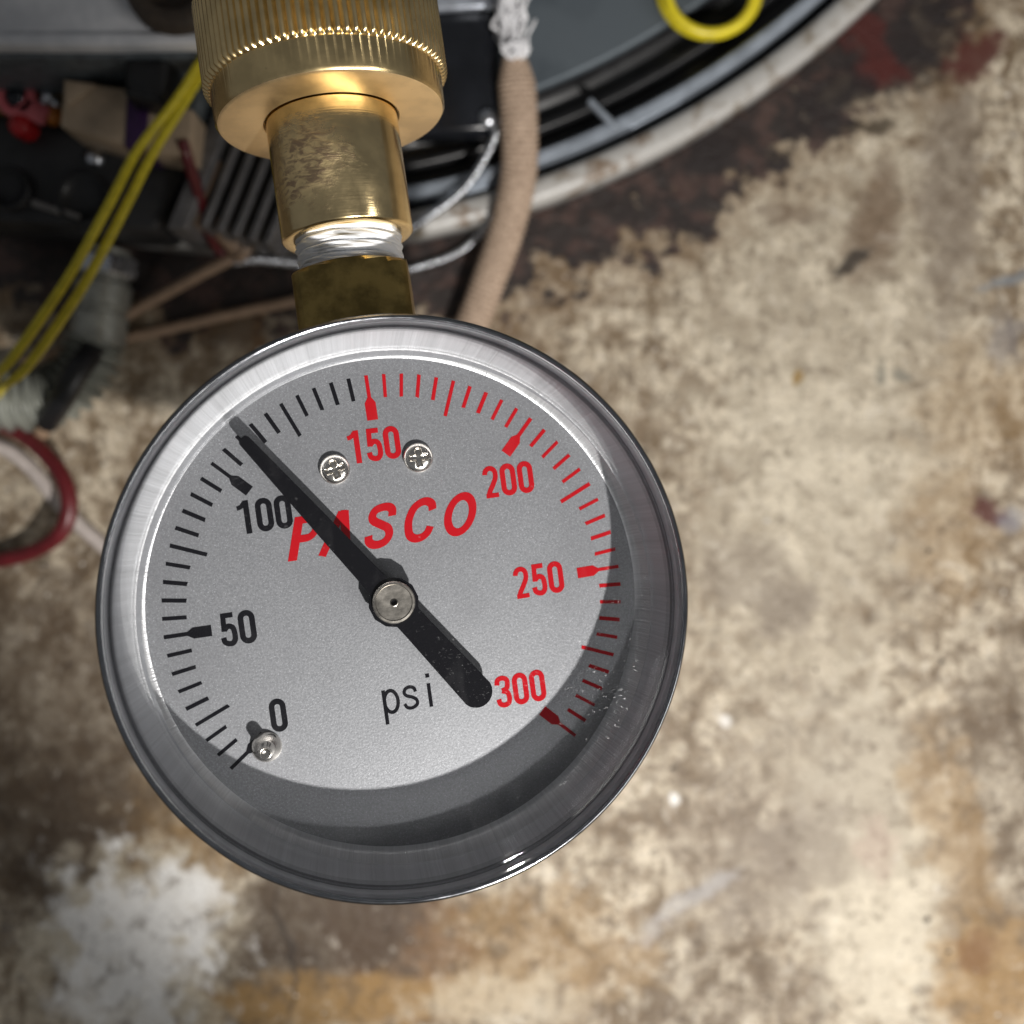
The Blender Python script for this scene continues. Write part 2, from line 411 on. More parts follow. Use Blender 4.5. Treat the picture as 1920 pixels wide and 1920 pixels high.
# ---- printing on the dial
def sheet(polys, z, k=0):
    V, Fc = [], []
    for i, P in enumerate(polys):
        o = len(V); V += [Vector((p[0], p[1], z+.004*i)) for p in P]; Fc.append(tuple(range(o, o+len(P))))
    return V, Fc
def stroke(pts, w, closed=False, z=0.0):
    P = [Vector((p[0], p[1])) for p in pts]; n = len(P); V, Fc = [], []
    for i in range(n):
        a = P[(i-1) % n] if (closed or i) else None
        b = P[(i+1) % n] if (closed or i < n-1) else None
        d1 = (P[i]-a).normalized() if a is not None else None
        d2 = (b-P[i]).normalized() if b is not None else None
        d1 = d1 or d2; d2 = d2 or d1
        n1 = Vector((-d1.y, d1.x)); n2 = Vector((-d2.y, d2.x)); m = (n1+n2)
        m = m.normalized() if m.length > 1e-6 else n1
        s = w/2/max(.45, m.dot(n1))
        V += [Vector((P[i].x+m.x*s, P[i].y+m.y*s, z)), Vector((P[i].x-m.x*s, P[i].y-m.y*s, z))]
    for i in range(n if closed else n-1):
        j = (i+1) % n; Fc.append((2*i, 2*i+1, 2*j+1, 2*j))
    return V, Fc
def arc(cx, cy, rx, ry, a0, a1, n=12):
    return [(cx+rx*math.cos(math.radians(a0+(a1-a0)*i/n)), cy+ry*math.sin(math.radians(a0+(a1-a0)*i/n))) for i in range(n+1)]
def sp2(pts, per=6): return [(p.x, p.y) for p in spline([(a, b, 0) for a, b in pts], per)]
WT = .165
G = {
 '0': (.50, [(arc(.25, .755, .165, .165, 0, 180)+arc(.25, .245, .165, .165, 180, 360), WT, True)]),
 '1': (.50, [([(.30, 0), (.30, 1)], WT, False), ([(.03, .79), (.10, .80), (.18, .84), (.25, .93)], .13, False)]),
 '2': (.50, [(arc(.25, .745, .165, .175, 185, 0, 12)+sp2([(.415, .745), (.40, .60), (.30, .40), (.19, .22), (.13, .075)], 4)[1:], WT*.92, False), ([(.05, .07), (.45, .07)], .14, False)]),
 '3': (.50, [(sp2([(.075, .72), (.11, .87), (.25, .925), (.39, .86), (.41, .72), (.36, .58), (.21, .525)]), WT*.95, False), (sp2([(.21, .525), (.37, .46), (.42, .29), (.38, .13), (.25, .075), (.11, .13), (.075, .28)]), WT*.95, False)]),
 '5': (.50, [([(.43, .93), (.145, .93), (.125, .46)], .15, False), (sp2([(.13, .50), (.25, .60), (.38, .55), (.42, .38), (.41, .19), (.33, .085), (.21, .085), (.11, .15), (.085, .28)]), WT*.95, False)]),
 'P': (.62, [([(.09, 0), (.09, 1)], .21, False), (([(.10, .915), (.30, .915)]+arc(.33, .70, .20, .215, 80, -80, 10)+[(.30, .485), (.10, .485)]), .17, False)]),
 'A': (.80, [([(.085, 0), (.40, .97)], .19, False), ([(.66, 0), (.45, .97)], .20, False), ([(.20, .30), (.60, .30)], .14, False), ([(.36, .93), (.50, .93)], .14, False)]),
 'S': (.70, [(sp2([(.585, .70), (.57, .83), (.48, .915), (.33, .93), (.17, .88), (.11, .76), (.16, .64), (.34, .535), (.52, .43), (.585, .28), (.53, .14), (.39, .075), (.23, .085), (.12, .17), (.09, .30)], 4), .185, False)]),
 'C': (.74, [(sp2([(.645, .70), (.60, .84), (.47, .92), (.31, .90), (.165, .77), (.10, .50), (.165, .20), (.31, .085), (.48, .09), (.60, .18), (.65, .32)], 4), .185, False)]),
 'O': (.80, [([(.40+.295*math.cos(t*math.pi/20), .5+.42*math.sin(t*math.pi/20)) for t in range(40)], .185, True)]),
 'p': (.60, [([(.09, -.30), (.09, .74)], .11, False), ([(.29+.205*math.cos(t*math.pi/14), .37+.33*math.sin(t*math.pi/14)) for t in range(28)], .105, True)]),
 's': (.52, [(sp2([(.43, .52), (.40, .63), (.28, .69), (.14, .65), (.09, .54), (.15, .44), (.32, .365), (.435, .27), (.43, .13), (.28, .05), (.13, .08), (.06, .20)], 4), .10, False)]),
 'i': (.22, [([(.10, 0), (.10, .72)], .11, False), ([(.10, .90), (.10, 1.02)], .12, False)]),
}
RZ = math.radians(8.0)
def write(name, text, origin, h, mat, slant=0.0, xs=1.0, track=.07, centre=True, ang=RZ):
    """origin: local mm; centre of the word, or its baseline start"""
    x = 0; parts = []; q = 0
    for ch in text:
        wd, st = G[ch]
        for pts, w, cl in st:
            V, Fc = stroke([(p[0]*xs, p[1]) for p in pts], w, cl, 0)
            V = [Vector(((p.x+x+slant*p.y)*h, p.y*h, .03+.004*q)) for p in V]; q += 1
            parts.append((V, Fc))
        x += wd*xs+track
    tot = (x-track)*h
    V, Fc = merge(*parts)
    if centre: V = [v-Vector((tot/2, h/2, 0)) for v in V]
    M = Matrix.Rotation(ang, 3, 'Z')
    V = [M @ v+Vector((origin[0], origin[1], -HD)) for v in V]
    return link(name, mesh(name, lm(V), Fc), mat, dial, smooth=False)
PXD = F/131.8         # photo pixels per mm on the dial
for txt, u, v_, m in (('0', 522, 1341, black_ink), ('50', 446, 1178, black_ink), ('100', 496, 965, black_ink), ('150', 701, 834, red_ink),
                      ('200', 953, 899, red_ink), ('250', 1010, 1087, red_ink), ('300', 976, 1291, red_ink)):
    write('numeral', txt, dial_pt(u, v_, -HD), 61/PXD, m, 0, 1.0, .055)
for ch, u, v_ in (('P', 541, 1053), ('A', 597, 1044), ('S', 680, 1031), ('C', 752, 1020), ('O', 826, 1009)):
    write('letter', ch, dial_pt(u, v_, -HD), 79/PXD, red_ink, .30, 1.0, .05, False)
for ch, u, v_ in (('p', 719, 1341), ('s', 757, 1333), ('i', 803, 1326)):
    write('letter', ch, dial_pt(u, v_, -HD), 62/PXD, black_ink, 0, 1.0, .05, False)
# ---- graduation: one mark every 5 psi from 10 on, the zero mark standing in the slot of 10
MAJOR = [(10, 430, 1445), (50, 308, 1194), (100, 399, 870), (150, 685, 706), (200, 992, 784), (250, 1158, 1062), (300, 1083, 1388)]
MANG = []
for p_, u_, v__ in MAJOR:
    q_ = dial_pt(u_, v__, -HD); MANG.append((p_, math.degrees(math.atan2(q_.y, q_.x)) % 360 if p_ < 100 else math.degrees(math.atan2(q_.y, q_.x))))
def tick_angle(p):
    for (p0, a0), (p1, a1) in zip(MANG, MANG[1:]):
        if p <= p1: return .75*(a0+(a1-a0)*(p-p0)/(p1-p0))+.25*(A150-(p-150)/5*STEP)
def tick(p):
    a = math.radians(tick_angle(p)); d = Vector((math.cos(a), math.sin(a))); t = Vector((-d.y, d.x))
    m = red_ink if p >= 150 else black_ink
    jit = lambda s: random.uniform(-s, s)
    w = .235+jit(.02)
    if p in (10, 50, 100, 150, 200, 250, 300):
        prof = [(RT, -w), (RT-2.75, -w), (RT-3.45, -.68), (RT-5.6, -.68), (RT-5.6, .68), (RT-3.45, .68), (RT-2.75, w), (RT, w)]
    else:
        L = 4.5 if p % 50 == 25 else 2.85
        prof = [(RT+jit(.05), -w), (RT-L+jit(.08), -w), (RT-L+jit(.08), w), (RT+jit(.05), w)]
    V = [Vector((d.x*r+t.x*s, d.y*r+t.y*s, -HD+.03)) for r, s in prof]
    link('tick_mark', mesh('tick_mark', lm(V), [tuple(range(len(V)))]), m, dial, smooth=False)
for p in range(10, 301, 5): tick(p)

# ---- screws and zero stop
nickel = plain('nickel_plated', (.80, .76, .70), .2, 1.0, .12, 700, .05)
def screw(u, v_, rot):
    c = dial_pt(u, v_, -HD+.8); r = 1.85; n = 64; rings = 18; V, Fc = [], []
    for i in range(rings+1):
        t = i/rings; rr = r*t
        for k in range(n):
            a = 2*math.pi*k/n; x, y = rr*math.cos(a), rr*math.sin(a)
            z = 1.15*math.sqrt(max(0, 1-(t*.93)**2))
            xr = x*math.cos(rot)+y*math.sin(rot); yr = -x*math.sin(rot)+y*math.cos(rot)
            arm = min(abs(xr), abs(yr)); lng = max(abs(xr), abs(yr))
            dep = max(0, min(1, (.42-arm)/.16))*max(0, min(1, (1.22-lng)/.18))
            z -= dep*(.62-.28*t)
            V.append(Vector((c.x+x, c.y+y, -HD+.1+z)))
    for k in range(n): V.append(Vector((c.x+r*math.cos(2*math.pi*k/n), c.y+r*math.sin(2*math.pi*k/n), -HD)))
    for i in range(rings+1):
        for k in range(n):
            j = (k+1) % n; Fc.append((i*n+k, (i+1)*n+k, (i+1)*n+j, i*n+j))
    Fc.append(tuple(range(n)))
    sharp(link('dial_screw', mesh('dial_screw', lm(V), Fc), nickel, dial), 50)
screw(628, 880, .35); screw(785, 858, .1)
c = dial_pt(500, 1400, -HD)
fr = (c, Vector((1, 0, 0)), Vector((0, 1, 0)), Vector((0, 0, 1)))
v, f = revolve([(1.85, 0), (1.85, .35), (1.6, .9), (1.1, 1.35), (.85, 1.7), (.78, 3.4), (.7, 3.55), (.55, 3.55), (.5, 3.35), (0, 3.3)], 40, fr)
link('stop_pin', mesh('stop_pin', lm(v), f), nickel, dial)

# ---- needle
def needle_mat():
    N = Nodes('black_needle_paint'); o = N.obj()
    f = N.noise(o, 700, 6, .7, .6)
    sep = N.n('ShaderNodeSeparateXYZ'); N.link(o, sep.inputs[0])
    N.set(Base_Color=N.mix(N.math('MULTIPLY', N.ramp(f, .66, .80), .10), (.0045, .0045, .006), (.5, .5, .53)), Roughness=.75, Specular_IOR_Level=.04); return N.mat
zn = -HD+2.6
hub = dial_pt(738, 1129, zn); tip = dial_pt(453, 821, zn); tail = dial_pt(905, 1323, zn)
d = (tip-hub).normalized(); t = Vector((-d.y, d.x, 0)); Lf = (tip-hub).length; Lb = (tail-hub).length-1.2
pts = [(Lf, -.45), (Lf-.4, -.72), (Lf*.55, -1.12), (2.6, -1.45)]
pts += [(3.1*math.cos(math.radians(a)), 3.1*math.sin(math.radians(a))) for a in (-32, -60, -90, -120, -146)]
pts += [(-4.5, -1.75), (-Lb+1.0, -2.0)]
pts += [(-Lb+.7+2.05*math.cos(math.radians(a)), 2.05*math.sin(math.radians(a))) for a in range(-100, -261, -16)]
pts += [(-Lb+1.0, 2.0), (-4.5, 1.75)]
pts += [(3.1*math.cos(math.radians(a)), 3.1*math.sin(math.radians(a))) for a in (146, 120, 90, 60, 32)]
pts += [(2.6, 1.45), (Lf*.55, 1.12), (Lf-.4, .72), (Lf, .45)]
poly = [hub+d*a+t*b for a, b in pts]
me = slab('needle', [(p.x*MM, p.y*MM) for p in poly], (zn-.25)*MM, (zn+.2)*MM, 0.00008)
needle = link('needle', me, needle_mat(), g, smooth=False)
gun = plain('dull_steel_cap', (.30, .28, .25), .34, 1.0, .3, 900, .12)
fr = (hub, Vector((1, 0, 0)), Vector((0, 1, 0)), Vector((0, 0, 1)))
v, f = revolve([(2.62, .15), (2.62, .62), (2.5, .78), (2.25, .8), (2.18, .66), (2.1, .66), (.52, .66), (.42, .70), (.34, .60), (.3, -.3), (0, -.3)], 64, fr)
sharp(link('hub_cap', mesh('hub_cap', lm(v), f), gun, needle), 12)
v, f = revolve([(.7, -2.6), (.7, -.25)], 24, fr); link('spindle', mesh('spindle', lm(v), f), gun, needle)

# ---- clear lens: thin window and thick refracting rim
def window_mat():
    N = Nodes('clear_lens_window'); t_ = N.t; o = N.obj()
    tr = N.n('ShaderNodeBsdfTransparent'); tr.inputs[0].default_value = (.96, .965, .97, 1)
    gl = N.n('ShaderNodeBsdfGlossy'); gl.inputs['Roughness'].default_value = .03
    fr_ = N.n('ShaderNodeFresnel'); fr_.inputs[0].default_value = 1.49
    m1 = N.n('ShaderNodeMixShader'); N.link(fr_.outputs[0], m1.inputs[0]); N.link(tr.outputs[0], m1.inputs[1]); N.link(gl.outputs[0], m1.inputs[2])
    df = N.n('ShaderNodeBsdfDiffuse'); df.inputs[0].default_value = (.8, .8, .82, 1)
    dust = N.noise(o, 1050, 5, .7); zone = N.noise(o, 55, 3, .5)
    lint = N.noise(N.mapping(o, (1, 3.0, 1), rot=(0, 0, .7)), 900, 2, .5, 2.5)
    k = N.math('MULTIPLY', N.ramp(dust, .63, .70), N.ramp(zone, .44, .60))
    k2 = N.math('MULTIPLY', N.ramp(lint, .68, .73), N.ramp(zone, .46, .60))
    dz = N.n('ShaderNodeVectorMath', operation='DISTANCE'); N.link(o, dz.inputs[0]); dz.inputs[1].default_value = (.023, -.010, 0)
    near = N.math('SUBTRACT', 1.0, N.ramp(N.math('MULTIPLY_ADD', zone, .02, dz.outputs['Value']), .012, .038))
    k = N.math('MULTIPLY', N.math('MAXIMUM', k, k2), N.math('MULTIPLY_ADD', near, .26, .06))
    smear = N.noise(N.mapping(o, (1, .35, 1), rot=(0, 0, .5)), 260, 5, .65, 1.2)
    k = N.math('ADD', k, N.math('MULTIPLY_ADD', N.ramp(smear, .5, .75), .009, .001))
    m2 = N.n('ShaderNodeMixShader'); N.link(k, m2.inputs[0]); N.link(m1.outputs[0], m2.inputs[1]); N.link(df.outputs[0], m2.inputs[2])
    N.link(m2.outputs[0], N.out.inputs[0]); return N.mat
def rim_glass():
    N = Nodes('clear_plastic_rim'); o = N.obj()
    N.set(Base_Color=(.97, .975, .98, 1), Roughness=.02, IOR=1.46)
    N.b.inputs['Transmission Weight'].default_value = 1.0
    N.bump(N.noise(o, 420, 3, .6), .08, .0002)
    tr = N.n('ShaderNodeBsdfTransparent'); tr.inputs[0].default_value = (.94, .95, .97, 1)
    m_ = N.n('ShaderNodeMixShader'); m_.inputs[0].default_value = .30
    N.link(N.b.outputs[0], m_.inputs[1]); N.link(tr.outputs[0], m_.inputs[2]); N.link(m_.outputs[0], N.out.inputs[0])
    return N.mat
lens = link('lens', mesh('lens', lm(revolve([(0, 0), (15, 0), (29.6, 0)], 160)[0]), revolve([(0, 0), (15, 0), (29.6, 0)], 160)[1]), window_mat(), g)
prof = [(29.6, .0), (32.5, .0), (33.3, -.12), (33.6, -.5), (33.6, -1.0), (31.6, -1.0)]
prof = [prof[0]]+[(r*GK, h) for r, h in prof[1:]]
v, f = revolve(prof, 220, closed=True)
sharp(link('lens_rim', mesh('lens_rim', lm(v), f), rim_glass(), lens), 40)

# ---- stem: square shank, taped thread, adapter body, swivel nut
sa = math.radians(97.6)
S = Vector((math.cos(sa), math.sin(sa), -.055)).normalized()
Xs = Vector((S.y, -S.x, 0)).normalized(); Ys = S.cross(Xs); Ys = -Ys if Ys.z < 0 else Ys
SO = Vector((0, 0, -14.0))
fr = (SO, Xs, Ys, S)
def brass(name, colr, rough, vary=.18, scr=1.0, scuff=False):
    N = Nodes(name); o = N.obj()
    M = N.mapping(o, (1, 1, 1), rot=(0, 0, -(sa-math.pi/2)))
    lines = N.noise(N.mapping(M, (120, 2600, 120)), 1.0, 4, .6)          # turning marks run round the part
    f = N.noise(o, 260, 5, .6); spots = N.noise(o, 900, 3, .6)
    dk = tuple(c_*(1-vary) for c_ in colr); lt = tuple(min(1, c_*(1+vary)) for c_ in colr)
    cc = N.mix(N.ramp(f, .35, .65), dk, lt)
    cc = N.mix(N.math('MULTIPLY', N.ramp(spots, .72, .80), .5), cc, (.06, .04, .02))
    hgt = N.math('MULTIPLY', lines, .5*scr)
    rr = N.math('MULTIPLY_ADD', f, .22, rough-.11)
    if scuff:
        p = SO+S*55+Xs*-4.5+Ys*7
        ds = N.n('ShaderNodeVectorMath', operation='DISTANCE'); N.link(o, ds.inputs[0]); ds.inputs[1].default_value = p*MM
        msk = N.math('SUBTRACT', 1.0, N.ramp(N.math('MULTIPLY_ADD', N.math('SUBTRACT', f, .5), .010, ds.outputs['Value']), .0030, .0068))
        sc_ = N.noise(N.mapping(o, (500, 1400, 700), rot=(0, 0, .9)), 1.0, 4, .6, .6)
        cc = N.mix(N.math('MULTIPLY', msk, N.ramp(sc_, .42, .62)), cc, (.42, .30, .19))
        rr = N.math('MULTIPLY_ADD', msk, .22, rr)
        hgt = N.math('ADD', hgt, N.math('MULTIPLY', N.math('MULTIPLY', msk, sc_), 1.3))
    N.set(Base_Color=cc, Metallic=1.0, Roughness=rr); N.bump(hgt, .35, .00025); return N.mat
brass_body = brass('turned_brass', (.86, .67, .36), .19, .08, .35, True)
brass_nut = brass('knurled_brass', (.86, .66, .34), .22, .1, .3)
brass_face = brass('matte_brass_face', (.92, .71, .42), .38, .06, .3)
brass_dull = brass('tarnished_brass', (.34, .245, .085), .42, .35, .5)
# square shank with chamfered shoulders, turned a little about its axis
def square(k, a, r):
    q = (a-math.radians(8)+math.pi/4) % (math.pi/2)-math.pi/4
    return min(7.25/math.cos(q), r)
v, f = revolve([(5.5, 33.3), (9.4, 33.4), (9.4, 42.0), (8.6, 42.6), (7.3, 43.1), (5.0, 43.2)], 96, fr, rfun=lambda k, a, r: square(k, a, r) if 0 < k < 5 else r)
sharp(link('square_shank', mesh('square_shank', lm(v), f), brass_dull, g), 25)
v, f = revolve([(6.0, 42.5), (6.0, 48)], 40, fr); link('threaded_nipple', mesh('threaded_nipple', lm(v), f), brass_dull, g)
def tape_mat():
    N = Nodes('white_thread_tape'); o = N.obj()
    f = N.noise(N.mapping(o, (160, 1000, 160), rot=(0, 0, .05)), 1.0, 4, .55, .5)
    N.set(Base_Color=N.mix(N.math('MULTIPLY', N.ramp(f, .56, .68), .75), (.86, .87, .89), (.20, .20, .19)), Roughness=.5)
    N.b.inputs['Subsurface Weight'].default_value = .1; N.b.inputs['Subsurface Radius'].default_value = (.001, .001, .001)
    N.bump(f, .4, .0002); return N.mat
prof = [(6.2+.12*(1 if i % 2 else 0), 42.9+i*.085) for i in range(66)]
rn = random.Random(3); wob = [rn.uniform(-.12, .12) for _ in range(66)]
def tape(k, a, r):
    h = 42.9+k*.085
    ph = (h/1.35-a/(2*math.pi)) % 1.0
    groove = max(0, 1-abs(ph-.5)/.20)
    return 6.95-.05*(48-h)-.62*groove**1.2+.10*math.sin(3*a+h*5)+.07*math.sin(11*a-h*9)+wob[k]*.2
v, f = revolve(prof, 120, fr, rfun=tape); link('thread_tape', mesh('thread_tape', lm(v), f), tape_mat(), g)
v, f = revolve([(6.6, 47.6), (6.9, 47.4), (8.2, 47.4), (8.55, 47.75), (8.55, 62.9)], 120, fr)
sharp(link('adapter_body', mesh('adapter_body', lm(v), f), brass_body, g), 50)
v, f = revolve([(8.62, 64.6), (8.62, 63.25), (8.9, 63.0), (14.2, 63.0), (14.6, 63.2)], 140, fr)
nut = empty('swivel_nut'); nut.parent = g
sharp(link('nut_face', mesh('nut_face', lm(v), f), brass_face, nut), 40)
NK = 90
def knurl(k, a, r):
    if k in (3, 4, 5, 6):
        ph = (a*NK/(2*math.pi)) % 1.0
        q_ = abs(ph-.5)*2
        return r-.62*max(0, (q_-.35)/.65)*(1 if k in (4, 5) else .45)
    return r
prof = [(14.6, 63.2), (14.9, 63.6), (15.0, 67.2), (15.35, 67.3), (15.85, 67.8), (15.85, 78.2), (15.6, 78.6), (15.2, 78.7), (15.1, 81.5), (14.6, 82.2), (13.2, 82.4), (13.2, 95), (13.2, 150)]
v, f = revolve(prof, NK*10, fr, rfun=knurl)
sharp(link('knurled_grip', mesh('knurled_grip', lm(v), f), brass_nut, nut), 60)

# ================================================================== BRAIDED SLEEVE, CABLES, WIRES
def wire(name, pts, r, mat, label, cat, group=None, n=12, per=10, flat=None, cap=True, parent=None):
    path = spline([W(*p) for p in pts], per)
    v, f = tube(path, r*MM, n, flat, cap)
    o = link(name, mesh(name, v, f), mat, parent)
    if label: tag(o, label, cat, group)
    return o
def sleeve():
    e = tag(empty('braided_sleeve', W(890, 600, 4)), 'tan woven heat sleeve with frayed white end, running down past the brass adapter', 'cable sleeve')
    N = Nodes('tan_woven_sleeve'); o = N.obj()
    f = N.noise(o, 1400, 4, .6)
    N.set(Base_Color=N.mix(N.ramp(f, .3, .7), hexlin(132, 112, 94), hexlin(184, 162, 142)), Roughness=.75); N.bump(f, .5, .0004)
    path = spline([W(*p) for p in ((962, 88, 20), (968, 150, 19), (974, 240, 17), (972, 330, 14), (950, 430, 10), (915, 530, 6), (880, 620, 4.6), (835, 720, 4.4))], 44)
    m = len(path); R = []
    for i in range(m):
        t = i/(m-1)
        base_ = .0015+.0026*min(1, (t/.16))**.8
        R.append(base_*(1+.06*math.sin(i*2*math.pi/5)) - .0006*max(0, t-.5))
    v, f = tube(path, R, 28, (1, .8)); v = [p-e.location for p in v]
    link('woven_tube', mesh('woven_tube', v, f), N.mat, e)
    wm = plain('white_glass_fibre', (.78, .78, .80), .7, 0, .1, 900, .2)
    parts = []; rn = random.Random(5)
    for k in range(90):
        u0 = 958+rn.uniform(-14, 14); v0 = rn.uniform(60, 112); z0 = 20+rn.uniform(-2, 3)
        p = [(u0, v0, z0)]
        for s in range(5):
            l = p[-1]; p.append((l[0]+rn.uniform(-15, 14)-(l[0]-962)*.12, l[1]-rn.uniform(8, 32), l[2]+rn.uniform(-.9, 1.2)))
        parts.append(tube([q-e.location for q in spline([W(*q) for q in p], 4)], rn.uniform(.00018, .0004), 5))
    for k in range(46):
        u0 = 962+rn.uniform(-16, 20); v0 = rn.uniform(85, 108); z0 = 21+rn.uniform(-2, 3)
        p = [(u0, v0, z0), (u0+rn.uniform(-12, 12), v0-rn.uniform(5, 20), z0+1), (u0+rn.uniform(-16, 16), v0-rn.uniform(-14, 20), z0+rn.uniform(0, 2))]
        parts.append(tube([q-e.location for q in spline([W(*q) for q in p], 4)], rn.uniform(.0002, .0004), 5))
    v, f = merge(*parts); o = link('frayed_end', mesh('frayed_end', v, f), wm, e)
sleeve()

steel = plain('bright_steel_braid', (.62, .64, .68), .28, 1.0, .2, 900, .1)
def cable(pts, r, label, strands=4, pitch=7):
    e = tag(empty('steel_cable', W(*pts[-1])), label, 'cable', 'thin steel cables')
    path = spline([W(*p) for p in pts], 40); m = len(path)
    T = [(path[min(i+1, m-1)]-path[max(i-1, 0)]).normalized() for i in range(m)]
    for s in range(strands):
        q = []
        for i in range(m):
            up = Vector((0, 0, 1)); B = T[i].cross(up).normalized(); Nn = B.cross(T[i])
            a = i/pitch*2*math.pi/2+2*math.pi*s/strands
            q.append(path[i]+(B*math.cos(a)+Nn*math.sin(a))*r*.55*MM-e.location)
        v, f = tube(q, r*.58*MM, 8); link('strand', mesh('strand', v, f), steel, e)
cable([(938, 225, 14), (915, 285, 12.5), (868, 355, 11.5), (800, 408, 11.2), (735, 450, 11), (690, 480, 3)], .95, 'bright twisted steel cable crossing the rim of the round base beside the tan sleeve')
cable([(925, 405, 9), (893, 447, 2.5), (850, 478, 1.6), (790, 499, 1.4), (720, 515, 1.3), (640, 520, 1.3)], .75, 'thin steel cable lying on the floor just outside the white rim')

yel = plain('yellow_insulation', (.64, .53, .02), .38, 0, .12, 500, .05)
red = plain('red_insulation', (.10, .008, .011), .4, 0, .15, 500, .05)
cream = plain('cream_insulation', hexlin(150, 126, 104), .5, 0, .15, 500, .1)
white_ins = plain('white_insulation', hexlin(186, 176, 170), .45, 0, .1, 500, .05)
blackp = plain('black_plastic', (.008, .008, .009), .42, 0, .3, 500, .1)
def loop():
    e = tag(empty('wire_loop', W(1330, -10, 8)), 'small loop of bright yellow wire lying on the blue grey plate', 'wire')
    for k, (du, dv, rr, z) in enumerate(((0, 0, 92, 9.0), (3, 4, 83, 10.8))):
        P = [W(1330+du+rr*1.0*math.cos(a), -24+dv-rr*.98*math.sin(a), z+.5*math.sin(a*2+k)) for a in [2*math.pi*i/48 for i in range(49)]]
        v, f = tube([p-e.location for p in P], .00125, 12); link('turn', mesh('turn', v, f), yel, e)
loop()
wire('yellow_wire', [(455, -20, 40), (410, 62, 42), (366, 132, 44), (325, 195, 45), (258, 282, 47), (207, 378, 50), (139, 502, 52), (84, 586, 54), (26, 668, 52), (-8, 706, 40), (-20, 720, 14)], .92, yel, 'yellow wire, upper of the pair slanting down behind the knurled nut', 'wire', 'pair of yellow wires')
wire('yellow_wire', [(468, -20, 38), (424, 66, 40), (378, 138, 42), (338, 204, 44), (285, 290, 46), (235, 389, 48), (170, 512, 50), (115, 599, 52), (49, 690, 50), (6, 726, 38), (-6, 742, 13)], .92, yel, 'yellow wire, lower of the pair slanting down behind the knurled nut', 'wire', 'pair of yellow wires')
wire('red_wire', [(342, 262, 36), (352, 300, 34), (368, 350, 28), (384, 415, 20), (408, 465, 12), (436, 488, 9.6)], 1.25, red, 'short dark red wire dropping from the tan block past the heat sink', 'wire')
wire('red_wire', [(-60, 790, 3), (0, 797, 4), (60, 828, 6), (112, 885, 9), (130, 945, 10), (112, 1000, 9), (60, 1034, 5), (-10, 1052, 3.4), (-60, 1058, 2.8)], 1.9, red, 'thick dark red wire curling on the floor left of the gauge', 'wire')
wire('white_wire', [(-60, 822, 2), (10, 842, 2), (60, 880, 2), (100, 930, 2), (140, 975, 2), (190, 1020, 2), (260, 1080, 2), (330, 1120, 2)], 1.75, white_ins, 'dirty white wire passing under the red curl towards the gauge', 'wire')
wire('cream_wire', [(470, 458, 9), (428, 487, 10.5), (380, 512, 9.5), (320, 545, 6), (260, 578, 3.2), (216, 606, 3)], 1.35, cream, 'cream wire running from the twisted splice to the black sleeve', 'wire')
wire('cream_wire', [(700, 525, 1.5), (620, 545, 1.5), (540, 567, 1.5), (430, 590, 1.5), (310, 618, 1.5), (190, 643, 3), (100, 663, 11), (40, 680, 13.6)], 1.3, cream, 'long cream wire crossing the floor behind the gauge to the conduit', 'wire')
cable([(440, 490, 9), (475, 486, 8.5), (520, 489, 7), (580, 497, 3), (640, 505, 1.6)], 1.2, 'twisted bare wire splice beside the end of the red wire', 3, 6)
def black_sleeve():
    e = tag(empty('shrink_sleeve', W(90, 790, 2)), 'black heat shrink sleeve over the corrugated conduit with a tan wire end', 'cable sleeve')
    P = spline([W(*p) for p in ((222, 596, 4), (190, 635, 8), (150, 690, 15.5), (118, 745, 15.5), (88, 792, 9))], 10)
    v, f = tube([p-e.location for p in P], .0027, 16); link('sleeve', mesh('sleeve', v, f), blackp, e)
    P = spline([W(*p) for p in ((94, 782, 9.5), (80, 806, 6), (66, 826, 2.6))], 8)
    v, f = tube([p-e.location for p in P], .0018, 12); link('wire_end', mesh('wire_end', v, f), cream, e)
black_sleeve()
def conduit():
    gm = plain('grey_conduit', hexlin(128, 130, 122), .42, .2, .18, 300, .15)
    e = tag(empty('flexible_conduit', W(100, 740, 0)), 'grey corrugated flexible conduit with a metal fitting lying on the floor', 'conduit')
    P = spline([W(*p) for p in ((180, 640, 7), (160, 690, 7), (118, 733, 7), (55, 752, 7), (-20, 748, 7), (-90, 735, 7))], 36)
    R = [.0062+.0010*math.sin(i*2*math.pi/12.0) for i in range(len(P))]
    v, f = tube([p-e.location for p in P], R, 28); link('corrugated_tube', mesh('corrugated_tube', v, f), gm, e)
    a = W(182, 648, 7)-e.location; b = W(200, 470, 7)-e.location; ax = (b-a); L = ax.length; ax.normalize()
    x = Vector((ax.y, -ax.x, 0)).normalized(); y = ax.cross(x)
    v, f = revolve([(0, 0), (.0058, 0), (.0063, .0006), (.0063, .007), (.0056, .0075), (.0056, .0085), (.0064, .0092), (.0064, .014), (.0055, .0146), (.0055, L), (0, L)], 40, (a, x, y, ax))
    sharp(link('metal_fitting', mesh('metal_fitting', v, f), plain('zinc_fitting', hexlin(150, 150, 142), .4, .6, .25, 300), e))
    v, f = revolve([(.0068, .0160), (.0074, .0166), (.0074, .0200), (.0068, .0206), (.0055, .0206)], 6, (a, x, y, ax)); link('lock_nut', mesh('lock_nut', v, f), steel, e, False)
conduit()

